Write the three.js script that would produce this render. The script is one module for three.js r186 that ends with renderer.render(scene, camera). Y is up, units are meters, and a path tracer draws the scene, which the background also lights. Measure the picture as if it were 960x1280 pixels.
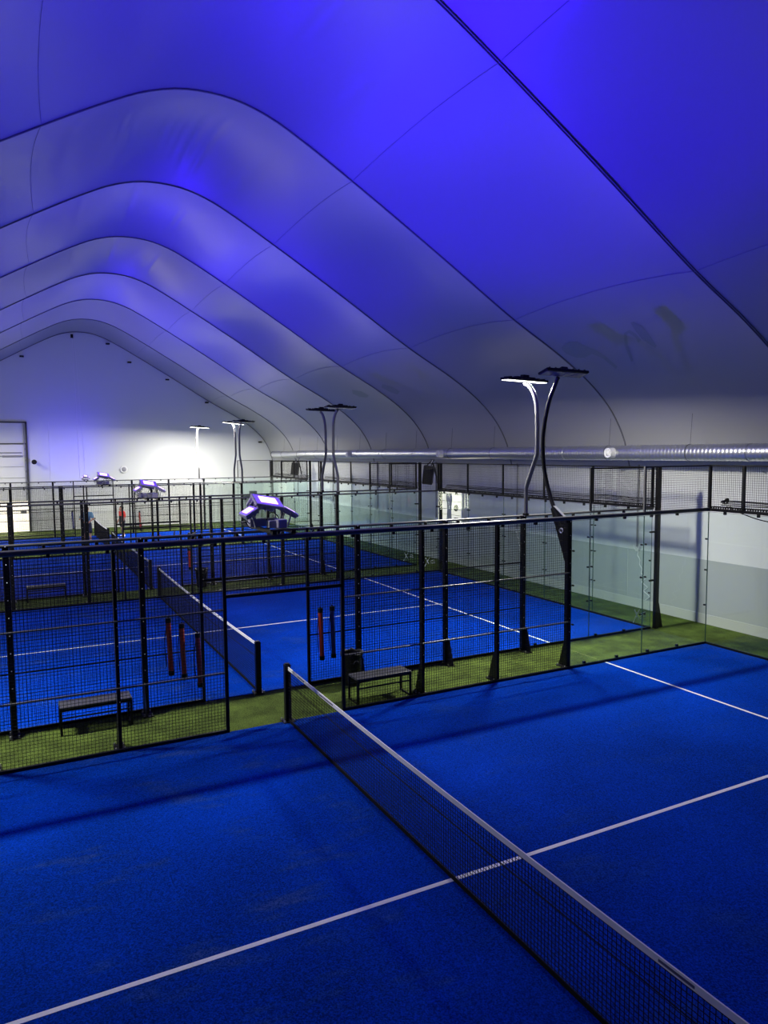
import * as THREE from 'three';
import { mergeGeometries } from 'three/addons/utils/BufferGeometryUtils.js';
import { RoundedBoxGeometry } from 'three/addons/geometries/RoundedBoxGeometry.js';
import { RectAreaLightUniformsLib } from 'three/addons/lights/RectAreaLightUniformsLib.js';
import { MarchingCubes } from 'three/addons/objects/MarchingCubes.js';
import { ImprovedNoise } from 'three/addons/math/ImprovedNoise.js';

// ---------------------------------------------------------------- camera, exposure, light levels
const V = (x, y, z) => new THREE.Vector3(x, y, z);
const scene = new THREE.Scene();
scene.background = new THREE.Color(0x000000);
RectAreaLightUniformsLib.init();
const renderer = new THREE.WebGLRenderer();
renderer.toneMapping = THREE.LinearToneMapping;
renderer.toneMappingExposure = 1.0;
renderer.shadowMap.enabled = true;

const CAM = V(-3.836, 4.3927, 10.9822), YAW = 0.4746, PITCH = -0.0824, ROLL = -0.0082, FOCAL = 899.83;
const camera = new THREE.PerspectiveCamera(2 * Math.atan(640 / FOCAL) * 180 / Math.PI, 0.75, 0.05, 120);
const fwd = V(Math.sin(YAW) * Math.cos(PITCH), Math.sin(PITCH), -Math.cos(YAW) * Math.cos(PITCH));
const right0 = V(Math.cos(YAW), 0, Math.sin(YAW)), up0 = right0.clone().cross(fwd);
const camRight = right0.clone().multiplyScalar(Math.cos(ROLL)).addScaledVector(up0, Math.sin(ROLL));
const camUp = up0.clone().multiplyScalar(Math.cos(ROLL)).addScaledVector(right0, -Math.sin(ROLL));
camera.position.copy(CAM);
camera.quaternion.setFromRotationMatrix(new THREE.Matrix4().makeBasis(camRight, camUp, fwd.clone().negate()));
scene.add(camera);
// the floodlights (white) and the uplights (violet blue): radiance of their faces
const FLOOD = 990, FLOOD_COLOR = new THREE.Color().setRGB(1.0, 0.97, 0.86);
const UPLIGHT = 195, UPLIGHT_COLOR = new THREE.Color().setRGB(0.033, 0.003, 1.0);
const DAYLIGHT = 10, DAYLIGHT_COLOR = new THREE.Color().setRGB(1.0, 0.9, 0.68);

// ---------------------------------------------------------------- helpers
let seed = 12345;
const rnd = () => ((seed = (seed * 1664525 + 1013904223) >>> 0) / 4294967296);
const noise = new ImprovedNoise();
const fbm = (x, y, o = 4) => { let s = 0, a = 0.5, f = 1; for (let i = 0; i < o; i++) { s += a * noise.noise(x * f, y * f, 3.7 + i * 5.1); a *= 0.5; f *= 2.03; } return s; };
const lin = (r, g, b) => new THREE.Color().setRGB(r, g, b);
const std = (o) => new THREE.MeshStandardMaterial(o);
const matte = (o) => new THREE.MeshPhysicalMaterial({ specularIntensity: 0.25, ...o });   // fibres and powder coat: little gloss
const usedNames = {};
const numbered = (n) => { const k = usedNames[n] = (usedNames[n] ?? -1) + 1; return k ? `${n}_${String(k).padStart(3, '0')}` : n; };
const strip = (g) => { const h = g.index ? g.toNonIndexed() : g; for (const k of Object.keys(h.attributes)) if (!['position', 'normal', 'uv'].includes(k)) h.deleteAttribute(k); return h; };
const merge = (list) => list.length === 1 ? list[0] : mergeGeometries(list.map(strip));
function part(parent, name, geo, mat, extra) {
  const m = new THREE.Mesh(Array.isArray(geo) ? merge(geo) : geo, mat);
  m.name = name; m.castShadow = m.receiveShadow = true;
  if (extra) Object.assign(m.userData, extra);
  parent.add(m); return m;
}
function each(parent, name, geo, mat, spots, extra) {      // one mesh per piece, sharing a geometry
  return spots.map(([x, y, z]) => { const m = part(parent, name, geo, mat, extra); m.position.set(x, y, z); return m; });
}
const TINY = { kind: 'stuff' };                           // rows of bolts and clips a few pixels wide
function thing(name, label, category, pos = [0, 0, 0], group) {
  const g = new THREE.Group(); g.name = numbered(name); g.position.set(...pos);
  g.userData = { label, category }; if (group) g.userData.group = group;
  scene.add(g); return g;
}
function structure(name, label, geo, mat) {
  const o = geo ? new THREE.Mesh(geo, mat) : new THREE.Group();
  o.name = name; o.castShadow = o.receiveShadow = true; o.userData = { kind: 'structure', label, category: name.split('_')[0] };
  scene.add(o); return o;
}
const box = (w, h, d, x = 0, y = 0, z = 0) => new THREE.BoxGeometry(w, h, d).translate(x, y, z);
const rbox = (w, h, d, r, x = 0, y = 0, z = 0) => new RoundedBoxGeometry(w, h, d, 2, r).translate(x, y, z);
const b2 = (x0, x1, y0, y1, z0, z1) => box(x1 - x0, y1 - y0, z1 - z0, (x0 + x1) / 2, (y0 + y1) / 2, (z0 + z1) / 2);
function bar(a, b, w, d = w) {          // square bar between two points
  const v = b.clone().sub(a), L = v.length();
  const g = new THREE.BoxGeometry(w, L, d);
  g.applyQuaternion(new THREE.Quaternion().setFromUnitVectors(V(0, 1, 0), v.normalize()));
  return g.translate((a.x + b.x) / 2, (a.y + b.y) / 2, (a.z + b.z) / 2);
}
function rod(a, b, r, r2 = r, seg = 8) {
  const v = b.clone().sub(a), L = v.length();
  const g = new THREE.CylinderGeometry(r2, r, L, seg);
  g.applyQuaternion(new THREE.Quaternion().setFromUnitVectors(V(0, 1, 0), v.normalize()));
  return g.translate((a.x + b.x) / 2, (a.y + b.y) / 2, (a.z + b.z) / 2);
}
const tube = (pts, r, n = 40, seg = 8, tension = 0.5) => new THREE.TubeGeometry(new THREE.CatmullRomCurve3(pts, false, 'catmullrom', tension), n, r, seg);
function plate(pts, depth) {            // polygon in xy, extruded along z, centred
  const s = new THREE.Shape(pts.map((p) => new THREE.Vector2(...p)));
  return new THREE.ExtrudeGeometry(s, { depth, bevelEnabled: false }).translate(0, 0, -depth / 2);
}
// open-ended square wires: vertical ones and horizontal ones filling a rectangle in the xy plane
function wires(x0, x1, y0, y1, step, t, stepY = step, topFn = null) {
  const P = [], N = [];
  const quad = (a, b, c, d, n) => { P.push(...a, ...b, ...c, ...a, ...c, ...d); for (let i = 0; i < 6; i++) N.push(...n); };
  const h = t / 2;
  const nx = Math.max(1, Math.round((x1 - x0) / step)), ny = Math.max(1, Math.round((y1 - y0) / stepY));
  for (let i = 0; i <= nx; i++) {
    const x = x0 + (x1 - x0) * i / nx, yt = topFn ? topFn(x) : y1;
    quad([x - h, y0, h], [x + h, y0, h], [x + h, yt, h], [x - h, yt, h], [0, 0, 1]);
    quad([x + h, y0, -h], [x - h, y0, -h], [x - h, yt, -h], [x + h, yt, -h], [0, 0, -1]);
    quad([x + h, y0, h], [x + h, y0, -h], [x + h, yt, -h], [x + h, yt, h], [1, 0, 0]);
    quad([x - h, y0, -h], [x - h, y0, h], [x - h, yt, h], [x - h, yt, -h], [-1, 0, 0]);
  }
  const segs = topFn ? 10 : 1;
  for (let j = 0; j <= ny; j++) for (let k = 0; k < segs; k++) {
    const xa = x0 + (x1 - x0) * k / segs, xb = x0 + (x1 - x0) * (k + 1) / segs, f = j / ny;
    const ya = y0 + ((topFn ? topFn(xa) : y1) - y0) * f, yb = y0 + ((topFn ? topFn(xb) : y1) - y0) * f;
    quad([xa, ya - h, h], [xb, yb - h, h], [xb, yb + h, h], [xa, ya + h, h], [0, 0, 1]);
    quad([xb, yb - h, -h], [xa, ya - h, -h], [xa, ya + h, -h], [xb, yb + h, -h], [0, 0, -1]);
    quad([xa, ya + h, h], [xb, yb + h, h], [xb, yb + h, -h], [xa, ya + h, -h], [0, 1, 0]);
    quad([xa, ya - h, -h], [xb, yb - h, -h], [xb, yb - h, h], [xa, ya - h, h], [0, -1, 0]);
  }
  const g = new THREE.BufferGeometry();
  g.setAttribute('position', new THREE.Float32BufferAttribute(P, 3));
  g.setAttribute('normal', new THREE.Float32BufferAttribute(N, 3));
  g.setAttribute('uv', new THREE.Float32BufferAttribute(new Float32Array(P.length / 3 * 2), 2));
  return g;
}
function dataTexture(w, h, fn, srgb, rx = 1, ry = 1) {
  const d = new Uint8Array(w * h * 4);
  for (let j = 0; j < h; j++) for (let i = 0; i < w; i++) {
    const c = fn(i, j), k = (j * w + i) * 4;
    d[k] = Math.max(0, Math.min(255, c[0])); d[k + 1] = Math.max(0, Math.min(255, c[1])); d[k + 2] = Math.max(0, Math.min(255, c[2])); d[k + 3] = 255;
  }
  const t = new THREE.DataTexture(d, w, h); t.wrapS = t.wrapT = THREE.RepeatWrapping; t.magFilter = THREE.LinearFilter; t.minFilter = THREE.LinearMipmapLinearFilter; t.generateMipmaps = true;
  if (srgb) t.colorSpace = THREE.SRGBColorSpace;
  t.repeat.set(rx, ry); t.needsUpdate = true; return t;
}

// ---------------------------------------------------------------- materials
const blueTurfTex = dataTexture(2048, 1024, (i, j) => {   // 20 m x 10 m of blue turf, dusted with pale sand
  const x = i / 102.4, z = j / 102.4;
  const grain = rnd(), coarse = fbm(x * 0.5 + 9, z * 0.5, 3);
  const patch = fbm(x * 1.1, z * 1.7 + 31, 5), streak = fbm(x * 2.2 + 40, z * 9, 3);
  const worn = 0.35 + 0.65 * Math.max(0, Math.min(1, (13 - x) / 5));   // sand lies thicker where players gather, left of the net
  let sand = Math.max(0, patch + 0.5 * streak - 0.12) * 1.15 * worn * (0.3 + grain * 1.4);
  sand = Math.min(0.5, sand) * (grain > 0.35 ? 1 : 0.35);
  const edge = Math.max(0, 0.35 - Math.min(x, 20 - x, z, 10 - z)) * 1.6 * (0.5 + fbm(x * 3, z * 3, 3)); sand = Math.min(0.55, sand + Math.max(0, edge) * grain);
  const k = 0.68 + 0.56 * grain + 0.30 * coarse;
  const c = [1 * k, 55 * k, 164 * k];
  return [c[0] + (92 - c[0]) * sand, c[1] + (90 - c[1]) * sand, c[2] + (122 - c[2]) * sand];
}, true);
const turfBump = dataTexture(512, 512, () => { const v = 255 * rnd(); return [v, v, v]; }, false);
const greenTurfTex = dataTexture(1024, 1024, (i, j) => {  // 4 m tile
  const g = rnd(), p = fbm(i / 120, j / 120, 4), q = noise.noise(i / 5, j / 2.2, 7);
  const k = 0.5 + 0.7 * g + 0.5 * p + 0.35 * q;
  return [94 * k, 114 * k, 50 * k];
}, true);
const M = {};
{
  const gt = greenTurfTex; gt.repeat.set(0.25, 0.25);
  const tb = turfBump; tb.repeat.set(1, 1);
  M.green = matte({ map: gt, bumpMap: tb, bumpScale: 0.012, roughness: 0.95 });
  const bb = turfBump.clone(); bb.repeat.set(7, 3.5); bb.needsUpdate = true;
  M.blue = matte({ map: blueTurfTex, bumpMap: bb, bumpScale: 0.006, roughness: 0.95, specularIntensity: 0.06 });
}
M.line = std({ color: lin(0.84, 0.83, 0.84), roughness: 0.85 });
M.black = matte({ color: lin(0.007, 0.007, 0.008), roughness: 0.4, specularIntensity: 0.45 });
M.blackWire = matte({ color: lin(0.006, 0.006, 0.007), roughness: 0.5 });
M.rail = std({ color: lin(0.06, 0.06, 0.063), roughness: 0.3 });
M.midRail = std({ color: lin(0.09, 0.09, 0.095), roughness: 0.35, metalness: 0.3 });
M.darkGrey = std({ color: lin(0.05, 0.05, 0.055), roughness: 0.5 });
M.grey = std({ color: lin(0.3, 0.3, 0.32), roughness: 0.5 });
M.steel = std({ color: lin(0.55, 0.56, 0.6), roughness: 0.32, metalness: 0.9 });
M.galv = std({ color: lin(0.62, 0.63, 0.66), roughness: 0.34, metalness: 0.85 });
M.bolt = std({ color: lin(0.6, 0.6, 0.62), roughness: 0.35, metalness: 0.8 });
M.membrane = std({ color: lin(0.41, 0.41, 0.42), roughness: 0.40, side: THREE.DoubleSide });
M.membraneOuter = std({ color: lin(0.6, 0.6, 0.62), roughness: 0.7, side: THREE.DoubleSide });
M.wallWhite = std({ color: lin(0.71, 0.725, 0.71), roughness: 0.5, side: THREE.DoubleSide });
M.wallGrey = std({ color: lin(0.40, 0.435, 0.425), roughness: 0.55 });
M.wallBase = std({ color: lin(0.50, 0.53, 0.49), roughness: 0.6 });
M.rib = std({ color: lin(0.17, 0.17, 0.19), roughness: 0.6 });
M.seam = std({ color: lin(0.36, 0.36, 0.4), roughness: 0.5 });
M.glass = new THREE.MeshPhysicalMaterial({ color: lin(0.88, 0.95, 0.93), roughness: 0.0, transmission: 1, thickness: 0, ior: 1.5, side: THREE.DoubleSide });
M.glassEdge = std({ color: lin(0.04, 0.085, 0.07), roughness: 0.2 });
M.sticker = std({ color: lin(0.7, 0.78, 0.76), roughness: 0.6, side: THREE.DoubleSide });
M.white = std({ color: lin(0.8, 0.8, 0.8), roughness: 0.5 });
M.tape = std({ color: lin(0.88, 0.88, 0.88), roughness: 0.7 });
M.tapePrint = std({ color: lin(0.12, 0.12, 0.2), roughness: 0.7 });
M.net = matte({ color: lin(0.008, 0.008, 0.010), roughness: 0.8 });
M.red = std({ color: lin(0.36, 0.03, 0.015), roughness: 0.45 });
M.blueTube = std({ color: lin(0.012, 0.02, 0.16), roughness: 0.45 });
M.violet = std({ color: lin(0.34, 0.32, 0.46), roughness: 0.45 });  // grey metal casings; the violet tint stands for uplight bouncing on them
M.bench = std({ color: lin(0.05, 0.05, 0.055), roughness: 0.35 });
M.ledOff = std({ color: lin(0.07, 0.065, 0.09), roughness: 0.25 });
M.ledOn = std({ color: lin(0.9, 0.9, 0.85), emissive: lin(1.0, 0.98, 0.88), emissiveIntensity: 5, roughness: 0.4 });
M.ledViolet = std({ color: lin(0.6, 0.5, 0.9), emissive: lin(0.95, 0.55, 1.3), emissiveIntensity: 2.2, roughness: 0.4 });
M.housingGlow = std({ color: lin(0.3, 0.25, 0.7), emissive: lin(0.14, 0.03, 0.95), emissiveIntensity: 0.8, roughness: 0.3 });  // LED light falling on the housing front, put in as violet emission
M.daylight = std({ color: lin(0.8, 0.75, 0.65), emissive: lin(1.0, 0.92, 0.76), emissiveIntensity: 2.2, roughness: 0.6 });
M.windowGlow = std({ color: lin(0.8, 0.78, 0.7), emissive: lin(1.0, 0.94, 0.8), emissiveIntensity: 0.85, roughness: 0.6 });
M.daylightDim = std({ color: lin(0.5, 0.52, 0.5), emissive: lin(0.45, 0.5, 0.48), emissiveIntensity: 0.6, roughness: 0.6 });
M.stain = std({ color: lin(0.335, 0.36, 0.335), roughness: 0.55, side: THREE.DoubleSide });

// ---------------------------------------------------------------- the hall
const HALF = 11.6, FAR = -35.3, NEAR = 17.7;
const profRight = [[0, 11.58], [0.6, 11.53], [1.25, 11.34], [1.9, 11.03], [3.1, 10.36], [5.2, 9.12], [7.5, 7.72], [9.1, 6.85], [10.1, 6.2], [10.85, 5.52], [11.35, 4.75], [11.6, 3.95]];
const profPts = [...profRight.slice(1).reverse().map(([x, y]) => V(-x, y, 0)), ...profRight.map(([x, y]) => V(x, y, 0))];
const profCurve = new THREE.CatmullRomCurve3(profPts, false, 'centripetal');
profCurve.arcLengthDivisions = 2000;
const profLen = profCurve.getLength();
const profAt = (u) => { const p = profCurve.getPointAt(u), t = profCurve.getTangentAt(u); return [p, V(-t.y, t.x, 0)]; };  // point, outward normal
const ribsZ = [FAR, -30.8, -25.4, -20.0, -14.65, -9.3, -3.9, 1.5, 6.9, 12.3, NEAR];
const bulge = (z, z0, z1, u, depth) => {
  const t = (z - z0) / (z1 - z0), e = Math.min(1, Math.min(u, 1 - u) / 0.22);
  const x = Math.abs(u - 0.5) * profLen, c = x < 3.4 ? x / 6.8 + 0.5 : x < 8.55 ? (x - 3.4) / 5.15 : (x - 8.55) / 8;   // the seams hold the cloth in
  const cushion = 0.35 + 0.65 * Math.pow(Math.sin(Math.PI * c), 2);
  return depth * cushion * 4 * t * (1 - t) * e * e * (3 - 2 * e);
};
// where a column of the grid stands along the profile: dense near the crown, where the cloth is creased
const us = []; { for (let s = 0; s < profLen / 2 - 3.6; s += 0.35) us.push(s / profLen); const c0 = profLen / 2 - 3.6; for (let s = 0; s <= 7.2; s += 0.06) us.push((c0 + s) / profLen); const m = us.filter((u) => u < (c0 - 0.01) / profLen).map((u) => 1 - u).reverse(); us.push(...m); }
const creases = {};   // bay index -> [s from crown, z start fraction, z end fraction, width, height]
creases[5] = [[0.35, 0.1, 0.62, 0.10, 0.035], [0.62, 0.05, 0.7, 0.07, 0.03], [-0.95, 0.2, 0.55, 0.16, 0.03], [-1.15, 0.25, 0.6, 0.10, 0.025], [-0.25, 0.2, 0.55, 0.10, 0.02], [-0.05, 0.2, 0.5, 0.09, 0.018], [0.12, 0.15, 0.5, 0.08, 0.02], [-2.6, 0.1, 0.9, 0.3, 0.015], [1.7, 0.1, 0.8, 0.2, 0.012]];
creases[4] = [[-0.3, 0.1, 0.7, 0.12, 0.03], [0.9, 0.1, 0.45, 0.08, 0.025], [1.1, 0.1, 0.5, 0.08, 0.02], [-1.7, 0.2, 0.8, 0.2, 0.02]];
creases[3] = [[-0.2, 0.1, 0.6, 0.12, 0.025], [1.2, 0.1, 0.6, 0.1, 0.02], [-1.5, 0.1, 0.7, 0.12, 0.02]];
creases[6] = [[0.9, 0.3, 0.9, 0.12, 0.025], [1.15, 0.35, 0.85, 0.1, 0.02], [-0.2, 0.4, 0.9, 0.15, 0.02], [2.2, 0.2, 0.7, 0.15, 0.015]];
const ceilPoint = (u, z, bay, depth) => {
  const z0 = ribsZ[bay], z1 = ribsZ[bay + 1], [p, n] = profAt(u), t = (z - z0) / (z1 - z0), s = (u - 0.5) * profLen;
  let d = bulge(z, z0, z1, u, depth) + 0.012 * Math.sin(t * Math.PI) * noise.noise(s * 0.6, z * 0.5, bay);
  for (const [cs, a, b, w, h] of creases[bay] || []) {
    const along = Math.max(0, Math.min(1, (t - a) / 0.12)) * Math.max(0, Math.min(1, (b - t) / 0.12)), lean = s - cs - 0.25 * (t - a);
    d += h * along * Math.exp(-lean * lean / (w * w * 0.5));
  }
  return p.clone().addScaledVector(n, d).setZ(z);
};
const BULGE = 0.62;
const ceiling = structure('ceiling', 'white fabric dome roof of swelling bays between dark arches');
function membranePanel(bay, offset) {
  const z0 = ribsZ[bay], z1 = ribsZ[bay + 1], rows = 20, P = [], I = [], UV = [];
  for (let r = 0; r <= rows; r++) for (const u of us) {
    const z = z0 + (z1 - z0) * r / rows, p = ceilPoint(u, z, bay, BULGE);
    if (offset) p.addScaledVector(profAt(u)[1], offset);
    P.push(p.x, p.y, p.z); UV.push(u * profLen, z);
  }
  const n = us.length;
  for (let r = 0; r < rows; r++) for (let i = 0; i < n - 1; i++) { const a = r * n + i, b = a + 1, c = a + n, d = c + 1; I.push(a, b, d, a, d, c); }
  const g = new THREE.BufferGeometry(); g.setAttribute('position', new THREE.Float32BufferAttribute(P, 3)); g.setAttribute('uv', new THREE.Float32BufferAttribute(UV, 2)); g.setIndex(I); g.computeVertexNormals(); return g;
}
for (let b = 0; b < ribsZ.length - 1; b++) part(ceiling, 'membrane_panel', membranePanel(b, 0), M.membrane);
{ // outer weather skin of the double dome
  const P = [], I = [], n = 60, zs = ribsZ;
  zs.forEach((z) => { for (let i = 0; i <= n; i++) { const [p, nn] = profAt(i / n); P.push(p.x + nn.x * 0.8, p.y + nn.y * 0.8, z); } });
  for (let r = 0; r < zs.length - 1; r++) for (let i = 0; i < n; i++) { const a = r * (n + 1) + i, c = a + n + 1; I.push(a, a + 1, c + 1, a, c + 1, c); }
  const g = new THREE.BufferGeometry(); g.setAttribute('position', new THREE.Float32BufferAttribute(P, 3)); g.setIndex(I); g.computeVertexNormals();
  part(ceiling, 'outer_skin', g, M.membraneOuter);
}
function alongProfile(u0, u1, n, inset, w, h, z) {        // a flat bar following the arch
  const P = [], I = [];
  for (let i = 0; i <= n; i++) {
    const [p, nn] = profAt(u0 + (u1 - u0) * i / n);
    for (const [a, c] of [[-inset, -w / 2], [-inset - h, -w / 2], [-inset - h, w / 2], [-inset, w / 2]]) P.push(p.x + nn.x * a, p.y + nn.y * a, z + c);
  }
  for (let i = 0; i < n; i++) for (let k = 0; k < 4; k++) { const a = i * 4 + k, b = i * 4 + (k + 1) % 4, c = a + 4, d = b + 4; I.push(a, c, b, b, c, d); }
  const g = new THREE.BufferGeometry(); g.setAttribute('position', new THREE.Float32BufferAttribute(P, 3)); g.setIndex(I);
  const h2 = g.toNonIndexed(); h2.computeVertexNormals(); h2.setAttribute('uv', new THREE.Float32BufferAttribute(new Float32Array(h2.attributes.position.count * 2), 2)); return h2;
}
ribsZ.forEach((z, i) => {
  if (i === 0 || i === ribsZ.length - 1) return;
  const near = i >= 7;
  part(ceiling, 'arch_rib', near ? [alongProfile(0, 1, 120, 0.0, 0.014, 0.02, z - 0.025), alongProfile(0, 1, 120, 0.0, 0.014, 0.02, z + 0.025), alongProfile(0, 1, 120, -0.004, 0.05, 0.008, z)] : alongProfile(0, 1, 120, 0.002, 0.032, 0.025, z), M.rib);
});
function uAtX(x) { let lo = 0, hi = 1; for (let i = 0; i < 40; i++) { const m = (lo + hi) / 2; if (profCurve.getPointAt(m).x < x) lo = m; else hi = m; } return lo; }
for (const x of [-7.55, -3.1, 3.1, 7.55]) {                 // welded seams running the length of the hall
  const u = uAtX(x), geos = [];
  for (let b = 0; b < ribsZ.length - 1; b++) {
    const pts = []; for (let k = 0; k <= 12; k++) { const z = ribsZ[b] + (ribsZ[b + 1] - ribsZ[b]) * k / 12; pts.push(ceilPoint(u, z, b, BULGE).addScaledVector(profAt(u)[1], -0.006)); }
    geos.push(new THREE.TubeGeometry(new THREE.CatmullRomCurve3(pts), 24, 0.009, 5));
  }
  part(ceiling, 'seam_cord', geos, M.seam);
}
// hits of a camera direction with the cloth of the bay above the lamps (for the smudges seen there)
function cloth(px, py, bay) {
  const d = fwd.clone().multiplyScalar(FOCAL).addScaledVector(camRight, px - 480).addScaledVector(camUp, 640 - py).normalize();
  const uOf = (q) => { let a = 0.5, b = 0.999; for (let i = 0; i < 30; i++) { const m = (a + b) / 2; if (ceilPoint(m, q.z, bay, BULGE).x < q.x) a = m; else b = m; } return a; };
  const inside = (q) => ceilPoint(uOf(q), q.z, bay, BULGE).y - q.y;
  let lo = 5, hi = bay > 5 ? 22 : 45; for (let i = 0; i < 40; i++) { const m = (lo + hi) / 2, q = CAM.clone().addScaledVector(d, m); if (inside(q) > 0) lo = m; else hi = m; }
  const q = CAM.clone().addScaledVector(d, lo); return q.addScaledVector(profAt(uOf(q))[1], -0.006);
}
function smudge(pairs, bay, name) {      // a ribbon through pairs of edge points
  const P = [], I = []; pairs.forEach(([a, b, c, d]) => { const p = cloth(a, b, bay), q = cloth(c, d, bay); P.push(p.x, p.y, p.z, q.x, q.y, q.z); });
  for (let i = 0; i < pairs.length - 1; i++) { const a = i * 2; I.push(a, a + 1, a + 3, a, a + 3, a + 2); }
  const g = new THREE.BufferGeometry(); g.setAttribute('position', new THREE.Float32BufferAttribute(P, 3)); g.setIndex(I); g.computeVertexNormals();
  part(ceiling, name, g, M.stain);
}
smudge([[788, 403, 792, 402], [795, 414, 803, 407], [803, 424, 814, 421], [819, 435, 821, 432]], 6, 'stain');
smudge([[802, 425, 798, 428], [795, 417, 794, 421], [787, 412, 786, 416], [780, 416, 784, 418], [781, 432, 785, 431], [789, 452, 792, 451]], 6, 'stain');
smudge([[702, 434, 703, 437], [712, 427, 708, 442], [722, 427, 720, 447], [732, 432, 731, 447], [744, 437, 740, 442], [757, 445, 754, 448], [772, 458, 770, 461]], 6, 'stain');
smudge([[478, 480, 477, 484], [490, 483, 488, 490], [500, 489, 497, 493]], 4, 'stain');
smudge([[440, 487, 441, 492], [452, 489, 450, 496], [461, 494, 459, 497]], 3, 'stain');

const TOPW = 3.96;
function sideWall(sx, name, label) {
  const w = structure(name, label);
  part(w, 'upper_sheet', b2(Math.min(sx * 11.6, sx * 11.75), Math.max(sx * 11.6, sx * 11.75), 0, TOPW, FAR, NEAR), M.wallWhite);
  for (let b = 0; b < ribsZ.length - 1; b++) part(w, 'grey_sheet', b2(Math.min(sx * 11.585, sx * 11.6), Math.max(sx * 11.585, sx * 11.6), 0.24, 1.63, ribsZ[b] + 0.012, ribsZ[b + 1] - 0.012), M.wallGrey);
  for (let b = 1; b < ribsZ.length - 1; b++) {
    const x = sx * 11.57, z = ribsZ[b] + 0.35;
    part(w, 'tension_rod', rod(V(x, 1.72, z), V(x, 4.0, z), 0.028), M.grey);
    const pts = []; for (let k = 0; k <= 12; k++) { const f = k / 12; pts.push(V(x - sx * 0.02, 1.72 - 1.45 * f, z + 0.45 * f + (k % 2 ? 0.05 : -0.05) * (f > 0.55 ? 1.8 : 0.6))); }
    part(w, 'lacing_cord', [tube(pts, 0.011, 60, 5, 0.2), tube([V(x - sx * 0.02, 1.75, z - 0.12), V(x - sx * 0.03, 1.6, z + 0.02), V(x - sx * 0.03, 1.75, z + 0.12)], 0.018, 16, 5)], M.white);
  }
  return w;
}
const wallRight = sideWall(1, 'wall_right', 'white fabric side wall with grey lower sheets behind glass courts');
sideWall(-1, 'wall_left', 'white fabric side wall on the far side of the nets');
for (const [s, n] of [[1, 'right'], [-1, 'left']]) structure('baseboard_' + n, 'pale skirting sheet along the foot of the fabric wall', b2(Math.min(s * 11.57, s * 11.6), Math.max(s * 11.57, s * 11.6), 0, 0.25, FAR, NEAR), M.wallBase);
// gable ends: the arch filled in
function gable(z, thick, holes) {
  const s = new THREE.Shape(); s.moveTo(-11.7, 0); s.lineTo(11.7, 0); s.lineTo(11.7, 3.9);
  for (let i = 120; i >= 0; i--) { const [p, n] = profAt(i / 120); s.lineTo(p.x + n.x * 0.06, p.y + n.y * 0.06); }
  s.lineTo(-11.7, 3.9);
  for (const [x0, x1, y0, y1] of holes) { const h = new THREE.Path(); h.moveTo(x0, y0); h.lineTo(x0, y1); h.lineTo(x1, y1); h.lineTo(x1, y0); s.holes.push(h); }
  return new THREE.ExtrudeGeometry(s, { depth: thick, bevelEnabled: false, curveSegments: 4 }).translate(0, 0, z);
}
const wallBack = structure('wall_back', 'white fabric gable wall under the pointed dome');
part(wallBack, 'gable_sheet', gable(FAR - 0.15, 0.15, [[-7.4, -3.12, 0.03, 1.78]]), M.wallWhite);
part(wallBack, 'seam_cord', [rod(V(-0.42, 11.3, FAR + 0.01), V(-0.28, 0.1, FAR + 0.01), 0.014, 0.014, 6), rod(V(-0.32, 11.3, FAR + 0.01), V(-0.02, 3.5, FAR + 0.01), 0.01, 0.01, 6), rod(V(-1.9, 6.3, FAR + 0.01), V(-1.95, 0.1, FAR + 0.01), 0.01, 0.01, 6)], M.white);
part(wallBack, 'edge_profile', alongProfile(0, 1, 120, 0.0, 0.03, 0.03, FAR + 0.03), M.rib);
structure('wall_front', 'white fabric gable wall behind the viewing deck', gable(NEAR, 0.15, []), M.wallWhite);

// ---------------------------------------------------------------- floor and the four courts' turf
const courts = [ { z0: 0, z1: 10 }, { z0: -11.6, z1: -1.6 }, { z0: -23.2, z1: -13.2 }, { z0: -31.0, z1: -24.8 } ];
const courtWords = ['the dim court', 'the bright court', 'the middle court', "the players' court"];
const floor = structure('floor', 'green artificial turf covering the hall floor', (() => {
  const g = b2(-11.75, 11.75, -0.12, 0, FAR - 0.2, NEAR + 0.2); const p = g.attributes.position, uv = g.attributes.uv;
  for (let i = 0; i < p.count; i++) uv.setXY(i, p.getX(i), p.getZ(i)); return g;
})(), M.green);
courts.forEach((c, k) => {
  const t = part(floor, 'court_turf', b2(-10, 10, 0.0, 0.006, c.z0, c.z1), M.blue, { label: 'blue sanded turf of ' + courtWords[k] });
  const uv = t.geometry.attributes.uv, p = t.geometry.attributes.position; for (let i = 0; i < p.count; i++) uv.setXY(i, (p.getX(i) + 10) / 20, (p.getZ(i) - c.z0) / 10);
  const y0 = 0.0055, y1 = 0.0085, mid = (c.z0 + c.z1) / 2;
  for (const s of [-1, 1]) part(t, 'court_line', b2(s * 6.95 - 0.027, s * 6.95 + 0.027, y0, y1, c.z0 + 0.01, c.z1 - 0.01), M.line);
  part(t, 'court_line', b2(-7.15, 7.15, y0, y1, mid - 0.027, mid + 0.027), M.line);
});

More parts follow.
